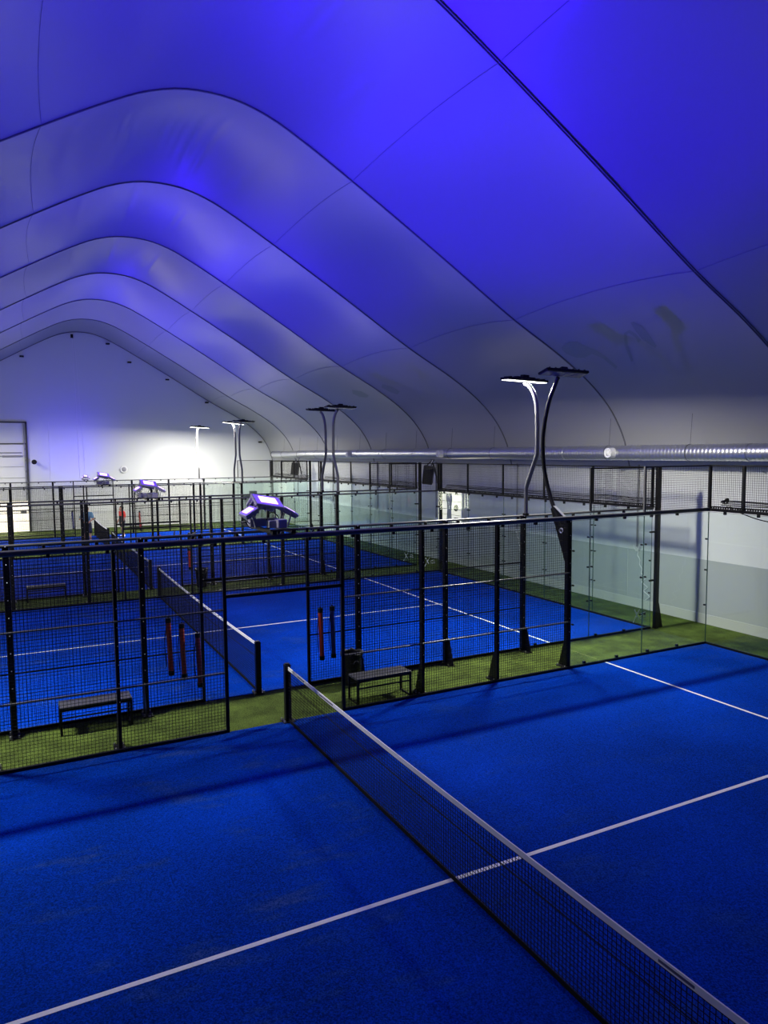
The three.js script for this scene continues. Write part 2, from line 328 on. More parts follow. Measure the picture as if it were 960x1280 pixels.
// ---------------------------------------------------------------- nets
courts.forEach((c, k) => {
  const L = c.z1 - c.z0, mid = (c.z0 + c.z1) / 2;
  const t = thing('padel_net', ['net with white top tape across the dim court', 'net with white top tape across the bright court, beside the hanging tubes', 'net across the middle court between two benches gaps', "net across the players' court"][k].replace('benches gaps', 'rows of benches'), 'net', [0, 0, mid], 'padel nets with white tape');
  const top = (x) => 0.93 - 0.05 * (1 - Math.pow(2 * x / L, 2));
  const half = L / 2 - 0.06;
  part(t, 'net_mesh', wires(-half, half, 0.03, 0.9, 0.045, 0.0042, 0.045, (x) => top(x) - 0.02).rotateY(Math.PI / 2), M.net, { kind: 'stuff' });
  const tp = [], tb = [];
  for (let i = 0; i < 20; i++) {
    const a = -half + 2 * half * i / 20, b = -half + 2 * half * (i + 1) / 20;
    tp.push(bar(V(0, top(a) - 0.027, a), V(0, top(b) - 0.027, b), 0.012, 0.055));
    tb.push(bar(V(0, 0.03, a), V(0, 0.03, b), 0.012, 0.05));
  }
  tp.forEach((g) => g.computeVertexNormals());
  const tape = part(t, 'top_tape', tp, M.tape, { label: 'white tape' });
  if (k === 0) for (const [s, w] of [[-half + 0.45, 0.28], [-half + 1.35, 0.5], [half - 2.3, 0.3]]) part(tape, 'tape_print', bar(V(-0.0075, top(s) - 0.027, s), V(-0.0075, top(s + w) - 0.027, s + w), 0.003, 0.02), M.tapePrint);
  part(t, 'foot_band', tb, M.net);
  part(t, 'net_cord', (() => { const g = []; for (let i = 0; i < 10; i++) { const a = -half + 2 * half * i / 10, b = -half + 2 * half * (i + 1) / 10; g.push(bar(V(0, top(a) - 0.27, a), V(0, top(b) - 0.27, b), 0.007)); } return g; })(), M.net);
  for (const s of [-1, 1]) {
    const z = s * (L / 2 + 0.0);
    const p = part(t, 'post', [rbox(0.10, 0.955, 0.10, 0.012, 0, 0.4825, z), rbox(0.07, 0.02, 0.07, 0.006, 0, 0.965, z)], M.black);
    part(p, 'foot_plate', box(0.2, 0.01, 0.2, 0, 0.013, z), M.black);
    part(p, 'anchor_bolt', [[-1, -1], [1, -1], [-1, 1], [1, 1]].map(([a, b]) => new THREE.CylinderGeometry(0.014, 0.014, 0.035, 6).translate(a * 0.08, 0.032, z + b * 0.08)), M.bolt, TINY);
  }
});

// ---------------------------------------------------------------- fences
const glassPane = (parent, w, h, place) => {      // sheet of 12 mm glass: its two faces as one sheet, its polished edges as strips
  const g = new THREE.PlaneGeometry(w, h).translate(0, h / 2, 0); place(g);
  const p = part(parent, 'glass_pane', g, M.glass);
  const rim = new THREE.Shape([[-w / 2, 0], [w / 2, 0], [w / 2, h], [-w / 2, h]].map((q) => new THREE.Vector2(...q)));
  rim.holes.push(new THREE.Path([[-w / 2 + 0.005, 0.005], [-w / 2 + 0.005, h - 0.005], [w / 2 - 0.005, h - 0.005], [w / 2 - 0.005, 0.005]].map((q) => new THREE.Vector2(...q))));
  const e = new THREE.ExtrudeGeometry(rim, { depth: 0.012, bevelEnabled: false }).translate(0, 0, -0.006); place(e);
  part(p, 'pane_edge', e, M.glassEdge); return p;
};
const clipG = rbox(0.05, 0.07, 0.06, 0.008), shoeG = rbox(0.06, 0.09, 0.05, 0.008), dotZ = new THREE.CylinderGeometry(0.02, 0.02, 0.04, 8).rotateX(Math.PI / 2), dotX = new THREE.CylinderGeometry(0.02, 0.02, 0.04, 8).rotateZ(Math.PI / 2), clampG = rbox(0.06, 0.07, 0.05, 0.008);
function sideFence(k, z, out, style0, label) {
  const style = { ...style0, wire: z > -2 ? 0.0046 : 0.0036 };
  const t = thing('side_fence', label, 'fence', [0, 0, z], 'side fences between the courts');
  const H = style.H, ro = out * 0.0, po = out * (0.03 + style.pd / 2);
  // main posts stand outside the mesh, each with a gusset at its foot
  for (const x of style.posts) for (const s of [-1, 1]) {
    const big = x >= 5.9, w = big ? 0.10 : style.pw, hgt = big ? style.bigH : H;
    const p = part(t, 'post', rbox(w, hgt, style.pd, 0.006, s * x, hgt / 2, po), M.black);
    part(p, 'foot_gusset', plate([[0, 0], [out * 0.24, 0], [out * 0.09, 0.5], [0, 0.56]], 0.012).rotateY(-Math.PI / 2).translate(s * x + s * w * 0.3, 0.008, po + out * style.pd * 0.4), M.black);
    part(p, 'foot_plate', box(0.16, 0.012, 0.3, s * x, 0.008, po + out * 0.10), M.black);
    part(p, 'anchor_bolt', [[-0.06, 0.0], [0.06, 0.0], [-0.06, 0.2], [0.06, 0.2]].map(([a, b]) => new THREE.CylinderGeometry(0.013, 0.013, 0.035, 6).translate(s * x + a, 0.03, po + out * b)), M.bolt, TINY);
    const bl = []; for (let y = 0.75; y < H; y += 0.28) bl.push(new THREE.SphereGeometry(0.009, 6, 4).translate(s * x + 0.01, y, po - out * (style.pd / 2)), new THREE.SphereGeometry(0.009, 6, 4).translate(s * x, y, po + out * style.pd / 2));
    part(p, 'bolt_row', bl, M.bolt, TINY);
  }
  part(t, 'top_rail', rod(V(-10.02, H + style.rail / 2 - 0.04, 0), V(10.02, H + style.rail / 2 - 0.04, 0), style.rail / 2, style.rail / 2, 16), M.rail);
  each(t, 'top_rail_clip', clipG, M.black, (() => { const g = []; for (let x = -9.7; x <= 9.7; x += 0.78) g.push([x, H - 0.055, out * 0.025]); return g; })());
  for (const s of [-1, 1]) {
    part(t, 'bottom_rail', b2(Math.min(s * 1, s * 10), Math.max(s * 1, s * 10), 0.006, 0.05, -0.025, 0.025), M.black);
    part(t, 'door_jamb', b2(s * 1 - 0.025, s * 1 + 0.025, 0, H, -0.025, 0.025), M.black);
    for (const y of [0.96, 1.96]) part(t, 'mid_rail', rod(V(s, y, out * 0.02), V(s * 6, y, out * 0.02), 0.014, 0.014, 10), style.railMat);
    const edges = [1, ...style.posts];
    for (let i = 0; i < edges.length - 1; i++) {
      const [a, b] = [s * edges[i], s * edges[i + 1]].sort((p, q) => p - q);
      part(t, 'wire_mesh', wires(a, b, 0.05, H - 0.03, 0.05, style.wire), M.blackWire, { kind: 'stuff' });
    }
    // two glass panes to the corner, a metre of mesh above the outer one
    for (const x of [7, 9]) {
      const p = glassPane(t, 1.99, H - 0.1, (g) => g.translate(s * x, 0.05, 0));
      if (k && s > 0 && x === 9) part(p, 'etched_mark', [bar(V(9.42, 0.22, 0.008), V(9.62, 0.52, 0.008), 0.022, 0.002), bar(V(9.46, 0.53, 0.008), V(9.60, 0.30, 0.008), 0.03, 0.002), ...[0, 1, 2].map((i) => bar(V(9.66, 0.30 + i * 0.05, 0.008), V(9.86 - i * 0.02, 0.33 + i * 0.055, 0.008), 0.014, 0.002))], M.sticker);
      each(t, 'glass_clamp', dotZ, M.black, [0.9, 1.7, 2.4].flatMap((y) => [[s * (x + 0.94), y, 0], [s * (x - 0.94), y, 0]]));
    }
    each(t, 'glass_shoe', shoeG, M.black, (() => { const g = []; for (let x = 6.4; x < 10; x += 0.9) g.push([s * x, 0.055, out * 0.02]); return g; })());
    const a = Math.min(s * 8, s * 10), b = Math.max(s * 8, s * 10);
    part(t, 'corner_mesh', wires(a, b, H + 0.03, H + 0.98, 0.05, style.wire), M.blackWire, { kind: 'stuff' });
    part(t, 'corner_frame', [b2(a - 0.02, a + 0.02, H, H + 1.0, -0.02, 0.02), b2(b - 0.02, b + 0.02, H, H + 1.0, -0.02, 0.02), b2(a, b, H + 0.97, H + 1.0, -0.015, 0.015)], style.frameMat);
    if (style.cornerPost) {
      const p = part(t, 'corner_post', rbox(0.10, 4.0, 0.10, 0.008, s * 10.14, 2.0, out * 0.04), M.black);
      part(p, 'foot_gusset', plate([[0, 0], [0.2, 0], [0.07, 0.6], [0, 0.7]], 0.012).rotateY(s > 0 ? 0 : Math.PI).translate(s * 10.18, 0.008, out * 0.04), M.black);
      for (const y of [1.2, 2.4]) part(p, 'pane_clip', rod(V(s * 10.1, y, 0), V(s * 9.94, y, 0), 0.025), M.black);
    }
  }
  // over the doorway
  part(t, 'lintel', b2(-1, 1, 2.15, 2.2, -0.025, 0.025), M.black);
  part(t, 'wire_mesh', wires(-1, 1, 2.2, H - 0.03, 0.05, style.wire), M.blackWire, { kind: 'stuff' });
  return t;
}
const styleA = { H: 3.06, posts: [2.6, 4.25, 6], pw: 0.05, pd: 0.10, bigH: 3.08, rail: 0.085, wire: 0.0048, railMat: M.midRail, frameMat: M.darkGrey, cornerPost: false };
const styleB = { H: 3.0, posts: [2, 4, 6], pw: 0.09, pd: 0.09, bigH: 3.0, rail: 0.05, wire: 0.0048, railMat: M.black, frameMat: M.black, cornerPost: true };
sideFence(0, 0, -1, styleA, 'black mesh and glass side fence of the dim court, thin gusseted posts');
sideFence(1, -1.6, 1, styleB, 'black mesh and glass side fence of the bright court, with hanging tubes');
sideFence(1, -11.6, -1, styleB, 'black mesh and glass side fence behind the net of the bright court');
sideFence(2, -13.2, 1, styleB, 'black mesh and glass side fence of the middle court facing the bright court');
sideFence(2, -23.2, -1, styleB, "black mesh and glass side fence of the middle court facing the players' court");
sideFence(3, -24.8, 1, styleB, "black mesh and glass side fence of the players' court facing the middle court");
sideFence(3, -31.0, -1, styleB, "black mesh and glass side fence of the players' court facing the gable wall");

courts.forEach((c, k) => {           // right-hand end walls: glass below, mesh above
  const t = thing('back_wall', ['frameless glass end wall topped with mesh on the dim court', 'frameless glass end wall topped with mesh on the bright court', 'frameless glass end wall topped with mesh on the middle court', "frameless glass end wall topped with mesh on the players' court"][k], 'glass wall', [10, 0, 0], 'glass end walls of the courts');
  const H = k ? 3.0 : 3.06, L = c.z1 - c.z0, n = Math.round(L / 2), step = L / n;
  for (let i = 0; i < n; i++) glassPane(t, step - 0.01, H - 0.1, (g) => g.rotateY(-Math.PI / 2).translate(0, 0.05, c.z0 + step * (i + 0.5)));
  part(t, 'bottom_rail', b2(-0.025, 0.025, 0.006, 0.05, c.z0, c.z1), M.black);
  part(t, 'top_rail', b2(-0.03, 0.03, H - 0.03, H + 0.03, c.z0, c.z1), M.black);
  part(t, 'upper_rail', b2(-0.015, 0.015, H + 0.97, H + 1.0, c.z0, c.z1), M.black);
  const zs = []; for (let z = c.z1 - 2.05; z > c.z0 + 0.4; z -= 2) zs.push(z);
  if (k === 0) { zs.length = 0; for (let z = 0.85; z < 10; z += 2.1) zs.push(z); }
  zs.push(c.z0 + 0.02, c.z1 - 0.02);
  zs.forEach((z) => part(t, 'upper_post', b2(-0.025, 0.025, H, H + 1.0, z - 0.025, z + 0.025), M.black));
  part(t, 'upper_mesh', wires(-L / 2, L / 2, H + 0.03, H + 0.97, 0.05, k < 2 ? 0.0046 : 0.0036).rotateY(Math.PI / 2).translate(0, 0, (c.z0 + c.z1) / 2), M.blackWire, { kind: 'stuff' });
  each(t, 'glass_clamp', clampG, M.black, (() => { const g = []; for (let z = c.z0 + 0.4; z < c.z1; z += 0.8) g.push([0.02, H - 0.06, z]); return g; })());
  each(t, 'glass_button', dotX, M.black, (() => { const g = []; for (let i = 1; i < n; i++) for (const y of [0.9, 1.7, 2.4]) for (const d of [-0.06, 0.06]) g.push([0, y, c.z0 + step * i + d]); return g; })());
  // perforated tray along the top of the glass: two flanges and closely set webs
  part(t, 'cable_tray', (() => { const g = [b2(0.04, 0.16, H + 0.0, H + 0.01, c.z0, c.z1), b2(0.15, 0.16, H + 0.055, H + 0.075, c.z0, c.z1), b2(0.04, 0.05, H + 0.055, H + 0.075, c.z0, c.z1)]; for (let z = c.z0 + 0.03; z < c.z1; z += 0.06) g.push(b2(0.04, 0.05, H + 0.005, H + 0.06, z - 0.015, z + 0.015)); return g; })(), M.black);
});

// ---------------------------------------------------------------- floodlight poles
function panelLight(parent, center, normal, up, w, h, color, intensity) {
  const l = new THREE.RectAreaLight(color, intensity, w, h);
  l.position.copy(center);
  const z = normal.clone().negate().normalize(), x = up.clone().cross(z).normalize(), y = z.clone().cross(x);
  l.quaternion.setFromRotationMatrix(new THREE.Matrix4().makeBasis(x, y, z));
  l.castShadow = true; parent.add(l); return l;
}
const poleMat = (curved) => curved ? M.black : M.poleGrey;   // bowed pole black, cranked poles grey metal
M.poleGrey = std({ color: lin(0.15, 0.15, 0.155), roughness: 0.36, metalness: 0.1 });
function floodlight(x, z, out, curved, lit, label, aim, level = 1) {
  const t = thing('floodlight_pole', label, 'floodlight', [x, 0, z + out * 0.10], 'floodlight poles on the court fences');
  const pts = curved
    ? [[2.72, 0.16], [2.95, 0.3], [3.41, 0.58], [4.02, 0.80], [4.69, 0.85], [5.34, 0.70], [5.72, 0.5], [5.88, 0.4]]
    : [[3.01, 0.0], [3.2, 0.0], [3.4, 0.0], [3.56, 0.0], [3.62, 0.012], [3.68, 0.04], [3.8, 0.1], [3.95, 0.175], [4.1, 0.25], [4.24, 0.32], [4.3, 0.348], [4.36, 0.36], [4.5, 0.36], [4.8, 0.36], [5.1, 0.35], [5.35, 0.33], [5.52, 0.28], [5.68, 0.19], [5.79, 0.07], [5.85, -0.06]];
  part(t, 'pole', tube(pts.map(([y, o]) => V(0, y, out * o)), curved ? 0.042 : 0.046, curved ? 60 : 90, 10, curved ? 0.5 : 0.25), poleMat(curved));
  if (curved) {
    const b = part(t, 'bracket', plate([[out * 0.06, 2.1], [out * 0.09, 2.1], [out * 0.56, 3.2], [out * 0.48, 3.28], [out * 0.12, 3.05], [out * 0.06, 3.0]], 0.05).rotateY(-Math.PI / 2), M.black);
    part(b, 'bolt', [new THREE.TorusGeometry(0.045, 0.016, 6, 14).rotateY(Math.PI / 2).translate(-0.03, 2.78, out * 0.22), new THREE.TorusGeometry(0.045, 0.016, 6, 14).rotateY(Math.PI / 2).translate(0.03, 2.78, out * 0.22)], M.bolt);
    part(b, 'flange', bar(V(0, 3.05, out * 0.12), V(0, 3.27, out * 0.47), 0.06, 0.012), M.steel);
  } else part(t, 'base_flange', rbox(0.10, 0.05, 0.10, 0.008, 0, 3.028, 0), M.black);
  const top = pts[pts.length - 1], n = V(...aim).normalize();
  const head = new THREE.Group(); head.name = 'lamp_head'; t.add(head);
  head.position.set(0.06 * Math.sign(-x) * -1, top[0] + 0.06, out * (top[1] - 0.10));
  head.quaternion.setFromUnitVectors(V(0, -1, 0), n);
  part(head, 'housing', [rbox(1.08, 0.05, 0.30, 0.012, 0, 0.025, 0), rbox(0.5, 0.045, 0.14, 0.012, 0, 0.07, 0), rbox(0.16, 0.07, 0.12, 0.012, 0, 0.1, 0), ...[-0.45, -0.3, -0.15, 0.15, 0.3, 0.45].map((q) => box(0.012, 0.03, 0.27, q, 0.06, 0))], M.black);
  for (let i = 0; i < 4; i++) part(head, 'led_module', rbox(0.245, 0.012, 0.24, 0.004, -0.3975 + i * 0.265, -0.006, 0), lit ? M.ledOn : M.ledOff);
  if (lit) panelLight(t, head.position.clone().addScaledVector(n, 0.03), n, V(1, 0, 0), 0.24, 1.05, FLOOD_COLOR, FLOOD * level);
  return t;
}
floodlight(6.05, 0, -1, true, false, 'unlit floodlight on a bowed black pole at the dim court fence', [-0.02, -1, 0.28]);
floodlight(6.05, -1.6, 1, false, true, 'lit floodlight on a cranked pole beside the bowed black pole', [-0.03, -1, -0.06]);
floodlight(-6.05, -1.6, 1, false, true, 'lit floodlight on a cranked pole at the left part of the bright court', [0.02, -1, -0.34]);
floodlight(6.05, -11.6, -1, false, false, 'unlit floodlight on a cranked pole at the far fence of the bright court', [-0.02, -1, 0.10]);
floodlight(6.05, -13.2, 1, false, false, 'unlit floodlight on a cranked pole at the near fence of the middle court', [-0.02, -1, -0.10]);
floodlight(6.05, -23.2, -1, false, false, 'unlit floodlight on a cranked pole at the far fence of the middle court', [-0.02, -1, 0.10]);
floodlight(6.05, -24.8, 1, false, true, "lit floodlight on a cranked pole facing into the players' court", [-0.1, -1, -0.04], 1.1);
floodlight(5.75, -31.0, -1, false, true, "lit floodlight on the cranked pole closest to the gable wall", [-0.05, -1, 0.0], 1.3);
floodlight(-6.05, -24.8, 1, false, true, "lit floodlight on the left near fence of the players' court", [0.1, -1, -0.05], 0.7);
floodlight(-5.75, -31.0, -1, false, true, "lit floodlight on the left far fence of the players' court", [0.05, -1, 0.02], 0.35);

// ---------------------------------------------------------------- violet uplight clusters on beams over the gaps
function uplights(x, z, y, span, label, scale = 1, size = 1, back = V(0.28, 0.84, -0.46), backLevel = 0.5) {
  const t = thing('uplight_cluster', label, 'uplight', [x, y, z], 'violet uplight clusters on the fence rails');
  part(t, 'beam', [box(0.07, 0.05, span, 0.16, 0.03, 0), box(0.07, 0.05, span, -0.16, 0.03, 0)], M.black);
  part(t, 'clamp_plate', [box(0.46, 0.02, 0.1, 0, 0.065, span / 2 - 0.06), box(0.46, 0.02, 0.1, 0, 0.065, -span / 2 + 0.06)], M.black);
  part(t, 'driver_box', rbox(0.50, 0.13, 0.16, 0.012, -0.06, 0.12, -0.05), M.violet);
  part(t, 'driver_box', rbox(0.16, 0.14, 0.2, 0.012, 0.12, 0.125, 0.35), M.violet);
  part(t, 'junction_box', rbox(0.2, 0.12, 0.14, 0.01, 0.02, 0.115, 0.27), M.grey);
  part(t, 'cable', tube([V(-0.3, 0.1, 0), V(-0.42, 0.2, 0.05), V(-0.36, 0.08, 0.1), V(-0.3, 0.04, 0.05)], 0.008, 20, 5), M.black); part(t, 'cable', tube([V(-0.05, 0.17, 0.1), V(0.02, 0.3, 0.14), V(0.12, 0.24, 0.2), V(0.12, 0.15, 0.28)], 0.008, 20, 5), M.black);
  t.scale.setScalar(size);
  const panels = [
    [V(0.0, 0.50, 0.06), V(0.2, 0.88, 0.42), V(1, 0, 0), 0.52, 0.36, 0.95],
    [V(-0.34, 0.34, 0.02), V(-0.5, 0.85, 0.05), V(0, 0, 1), 0.40, 0.26, 0.75],
    [V(0.38, 0.33, 0.02), V(0.5, 0.85, 0.08), V(0, 0, 1), 0.40, 0.30, 1.2],
    [V(0.0, 0.44, -0.28), back, V(1, 0, 0), 0.48, 0.30, backLevel],
  ];
  for (const [c, n, u, w, h, k] of panels) {
    const nn = n.clone().normalize(), xx = u.clone().cross(nn).normalize(); u.copy(nn).cross(xx).normalize();   // u: long side
    const q = new THREE.Quaternion().setFromRotationMatrix(new THREE.Matrix4().makeBasis(u, xx.clone().negate(), nn));
    const g = new THREE.Group(); g.name = 'flood_panel'; g.position.copy(c); g.quaternion.copy(q); t.add(g);
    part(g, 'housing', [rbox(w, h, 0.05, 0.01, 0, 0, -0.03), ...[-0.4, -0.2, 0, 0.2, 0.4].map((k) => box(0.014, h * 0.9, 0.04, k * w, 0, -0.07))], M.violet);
    part(g, 'lens', rbox(w * 0.9, h * 0.86, 0.012, 0.005, 0, 0, -0.004), M.housingGlow);  // glowing sheet for the violet light on the housing around the LEDs
    part(g, 'led_face', rbox(w * 0.6, h * 0.56, 0.012, 0.005, 0, 0, 0.003), M.ledViolet);
    part(t, 'yoke', [bar(c.clone().addScaledVector(u, w * 0.47), V(c.x * 0.8 + u.x * w * 0.47, 0.06, c.z * 0.8 + u.z * w * 0.47), 0.022), bar(c.clone().addScaledVector(u, -w * 0.47), V(c.x * 0.8 - u.x * w * 0.47, 0.06, c.z * 0.8 - u.z * w * 0.47), 0.022)], M.grey);
    const l = new THREE.SpotLight(UPLIGHT_COLOR, UPLIGHT * k * scale, 0, 0.86, 1, 2);
    l.position.copy(c).addScaledVector(nn, 0.05); l.target.position.copy(c).addScaledVector(nn, 3); l.castShadow = true; l.shadow.radius = 6; t.add(l, l.target);
  }
  return t;
}
uplights(-0.02, -0.8, 3.103, 1.72, 'violet uplight cluster on the fences between the dim and bright courts');
uplights(-0.1, -12.4, 3.008, 1.72, 'violet uplight cluster on the fences between the bright and middle courts', 0.64);
uplights(-0.2, -24.0, 3.008, 1.72, "violet uplight cluster on the fences between middle and players' courts", 0.52);
uplights(-0.35, -31.35, 3.008, 1.6, "violet uplight cluster above the last fence by the gable wall", 0.3, 0.5, V(-0.15, 0.5, -0.85), 0.9);

// ---------------------------------------------------------------- air duct with its nozzles
{
  const t = thing('air_duct', 'long silver spiral air duct hung along the right side wall', 'duct', [10.9, 4.33, 0]);
  const prof = []; const z0 = -32.9, z1 = 17.5, n = Math.round((z1 - z0) / 0.11);
  for (let i = 0; i <= n; i++) { const y = (z1 - z0) * i / n; prof.push(new THREE.Vector2(0.197, y), new THREE.Vector2(0.197, y + 0.035), new THREE.Vector2(0.203, y + 0.05), new THREE.Vector2(0.203, y + 0.075), new THREE.Vector2(0.197, y + 0.09)); }
  part(t, 'pipe', new THREE.LatheGeometry(prof, 20).rotateX(Math.PI / 2).translate(0, 0, z0), M.galv);
  part(t, 'end_cap', new THREE.CylinderGeometry(0.205, 0.205, 0.12, 20).rotateX(Math.PI / 2).translate(0, 0, z0), M.darkGrey);
  const cl = []; for (let z = z0 + 3; z < z1; z += 3.02) cl.push(new THREE.CylinderGeometry(0.21, 0.21, 0.06, 20).rotateX(Math.PI / 2).translate(0, 0, z));
  part(t, 'collar', cl, M.galv);
  for (const z of [-20.9, -12.5, -3.69, 5.1]) {
    const nz = part(t, 'nozzle', [new THREE.CylinderGeometry(0.13, 0.15, 0.16, 18).rotateZ(Math.PI / 2).translate(-0.25, 0.0, z), new THREE.TorusGeometry(0.115, 0.028, 8, 20).rotateY(Math.PI / 2).translate(-0.34, 0, z)], M.white);
    part(nz, 'nozzle_face', new THREE.SphereGeometry(0.1, 16, 8, 0, Math.PI * 2, 0, 1.1).rotateZ(Math.PI / 2).translate(-0.3, 0, z), M.white);
  }
  const h = []; for (let z = -31; z < 16; z += 2.7) h.push(rod(V(0, 0.2, z), V(0.05, 0.95, z), 0.004, 0.004, 5), new THREE.TorusGeometry(0.206, 0.006, 4, 20).translate(0, 0, z));
  part(t, 'hanger_wire', h, M.darkGrey);
}

// ---------------------------------------------------------------- cables along the top of the end walls
for (const [k, c] of courts.entries()) {
  const t = thing('cable_bundle', ['slack black cables lying over the end wall of the dim court', 'black cables lying along the end wall top of the bright court', 'black cables lying along the end wall top of the middle court', "black cables lying along the end wall top of the players' court"][k], 'cables', [10.24, k ? 3.07 : 3.13, (c.z0 + c.z1) / 2], 'cables on the end walls');
  const L = (c.z1 - c.z0) / 2, H = 0;
  for (let j = 0; j < 4; j++) {
    const pts = []; for (let i = 0; i <= 16; i++) pts.push(V(-0.03 + 0.03 * j + 0.015 * noise.noise(i, j * 3.3, 1), 0.03 + 0.03 * j + 0.05 * Math.abs(noise.noise(i * 0.8, j * 2.1, 5)), -L + 0.15 + (2 * L - 0.3) * i / 16));
    part(t, 'cable', tube(pts, 0.011, 80, 5), M.black);
  }
  if (k === 0) {
    part(t, 'cable', tube([V(0.02, 0.0, -L + 0.25), V(0.02, -0.12, -L + 0.6), V(0.02, -0.24, -L + 1.1), V(0.02, -0.28, -L + 1.7), V(0.02, -0.2, -L + 2.3), V(0.02, 0.0, -L + 3.0)], 0.012, 40, 6), M.black);
    part(t, 'cable', tube([V(0.05, 0.0, -L + 0.3), V(0.05, -0.08, -L + 0.7), V(0.05, -0.13, -L + 1.2), V(0.05, -0.12, -L + 1.8), V(0.05, 0.0, -L + 2.5)], 0.009, 40, 6), M.black);
    part(t, 'cable_knot', [new THREE.TorusGeometry(0.08, 0.016, 6, 16).rotateX(1.2).translate(0.02, 0.12, -L + 0.2), new THREE.TorusGeometry(0.065, 0.016, 6, 16).rotateX(0.4).translate(0.02, 0.12, -L + 0.24)], M.black);
  }
}

// ---------------------------------------------------------------- black blower units hung under the duct
function blower(x, y, z, label) {
  const t = thing('fan_blower', label, 'blower', [x, y, z], 'black ribbed blower units under the duct');
  const g = new THREE.Group(); g.name = 'casing'; g.rotation.set(0.0, -0.55, -0.12); t.add(g);
  part(g, 'shell', [rbox(0.42, 0.74, 0.34, 0.05, 0, 0, 0), rbox(0.36, 0.66, 0.1, 0.03, 0, 0, -0.2)], M.darkGrey);
  part(g, 'grille', (() => { const o = []; for (let i = 0; i < 14; i++) o.push(box(0.34, 0.012, 0.02, 0, -0.3 + i * 0.046, 0.178)); for (let i = 0; i < 5; i++) o.push(box(0.01, 0.64, 0.016, -0.14 + i * 0.07, 0, 0.18)); return o; })(), M.black);
  part(g, 'side_rib', (() => { const o = []; for (let i = 0; i < 6; i++) o.push(box(0.02, 0.6, 0.02, 0.215, 0, -0.12 + i * 0.05)); return o; })(), M.darkGrey);
  part(t, 'hose', tube([V(0.12, 0.3, -0.05), V(0.2, 0.45, 0.02), V(0.28, 0.1, 0.1), V(0.34, -0.32, 0.15)], 0.035, 30, 8), M.darkGrey);
  part(t, 'hanger_arm', [bar(V(-0.1, 0.34, 0), V(0.22, 0.6, 0), 0.035), bar(V(0.1, 0.34, 0), V(0.28, 0.6, 0), 0.03)], M.darkGrey);
  part(t, 'hanger_strap', bar(V(0.02, 0.34, 0.12), V(0.18, 0.58, 0.05), 0.02), M.white);
}
blower(10.62, 3.5, -13.35, 'black ribbed blower unit hung where bright and middle courts meet');
blower(10.64, 3.50, -28.4, "black ribbed blower unit hung behind the players' court end wall");

// ---------------------------------------------------------------- lit openings
{
  const d = thing('door_1', 'tall white sectional door in the gable wall with daylight in its open lower half', 'door', [-5.25, 0, FAR]); d.name = 'door_1'; d.userData.kind = 'structure';
  part(d, 'door_frame', [b2(2.12, 2.22, 0, 6.3, 0.0, 0.14), b2(-2.22, -2.12, 0, 6.3, 0.0, 0.14), b2(-2.22, 2.22, 6.24, 6.32, 0.0, 0.14), b2(-2.2, 2.2, 5.03, 5.09, 0.06, 0.12)], M.darkGrey);
  for (let i = 0; i < 5; i++) part(d, 'door_section', rbox(4.2, 0.62, 0.05, 0.01, 0, 2.15 + i * 0.64, 0.055), M.white);
  part(d, 'header_panel', b2(-2.12, 2.12, 5.1, 6.24, 0.02, 0.06), M.wallWhite);
  part(d, 'track', [b2(2.02, 2.06, 1.8, 6.2, 0.09, 0.13), ...[2.2, 2.84, 3.48, 4.12, 4.76].map((y) => rbox(0.08, 0.12, 0.05, 0.01, 2.06, y, 0.12))], M.grey);
  part(d, 'torsion_bar', [rod(V(-2, 4.55, 0.13), V(1.9, 4.55, 0.13), 0.03), rod(V(-2, 4.35, 0.13), V(1.95, 4.35, 0.13), 0.022), rod(V(0.9, 4.35, 0.13), V(1.9, 4.35, 0.13), 0.05)], M.grey);
  part(d, 'daylight_glow', b2(-2.12, 2.1, 0.03, 1.76, -0.08, -0.04), M.daylight, { label: 'glowing sheet standing for daylight through the open lower half' });  // emissive sheet added in place of daylight coming through the raised door
  part(d, 'panel_bar', [b2(-2.12, 2.1, 0.6, 0.63, -0.04, -0.02), b2(-2.12, 2.1, 1.2, 1.23, -0.04, -0.02), b2(0.2, 0.24, 0.03, 1.76, -0.04, -0.02), b2(1.7, 2.0, 1.05, 1.2, -0.04, -0.02)], M.grey);
  panelLight(d, V(0, 0.9, -0.01), V(0, 0, 1), V(1, 0, 0), 1.7, 4.1, DAYLIGHT_COLOR, DAYLIGHT);
}
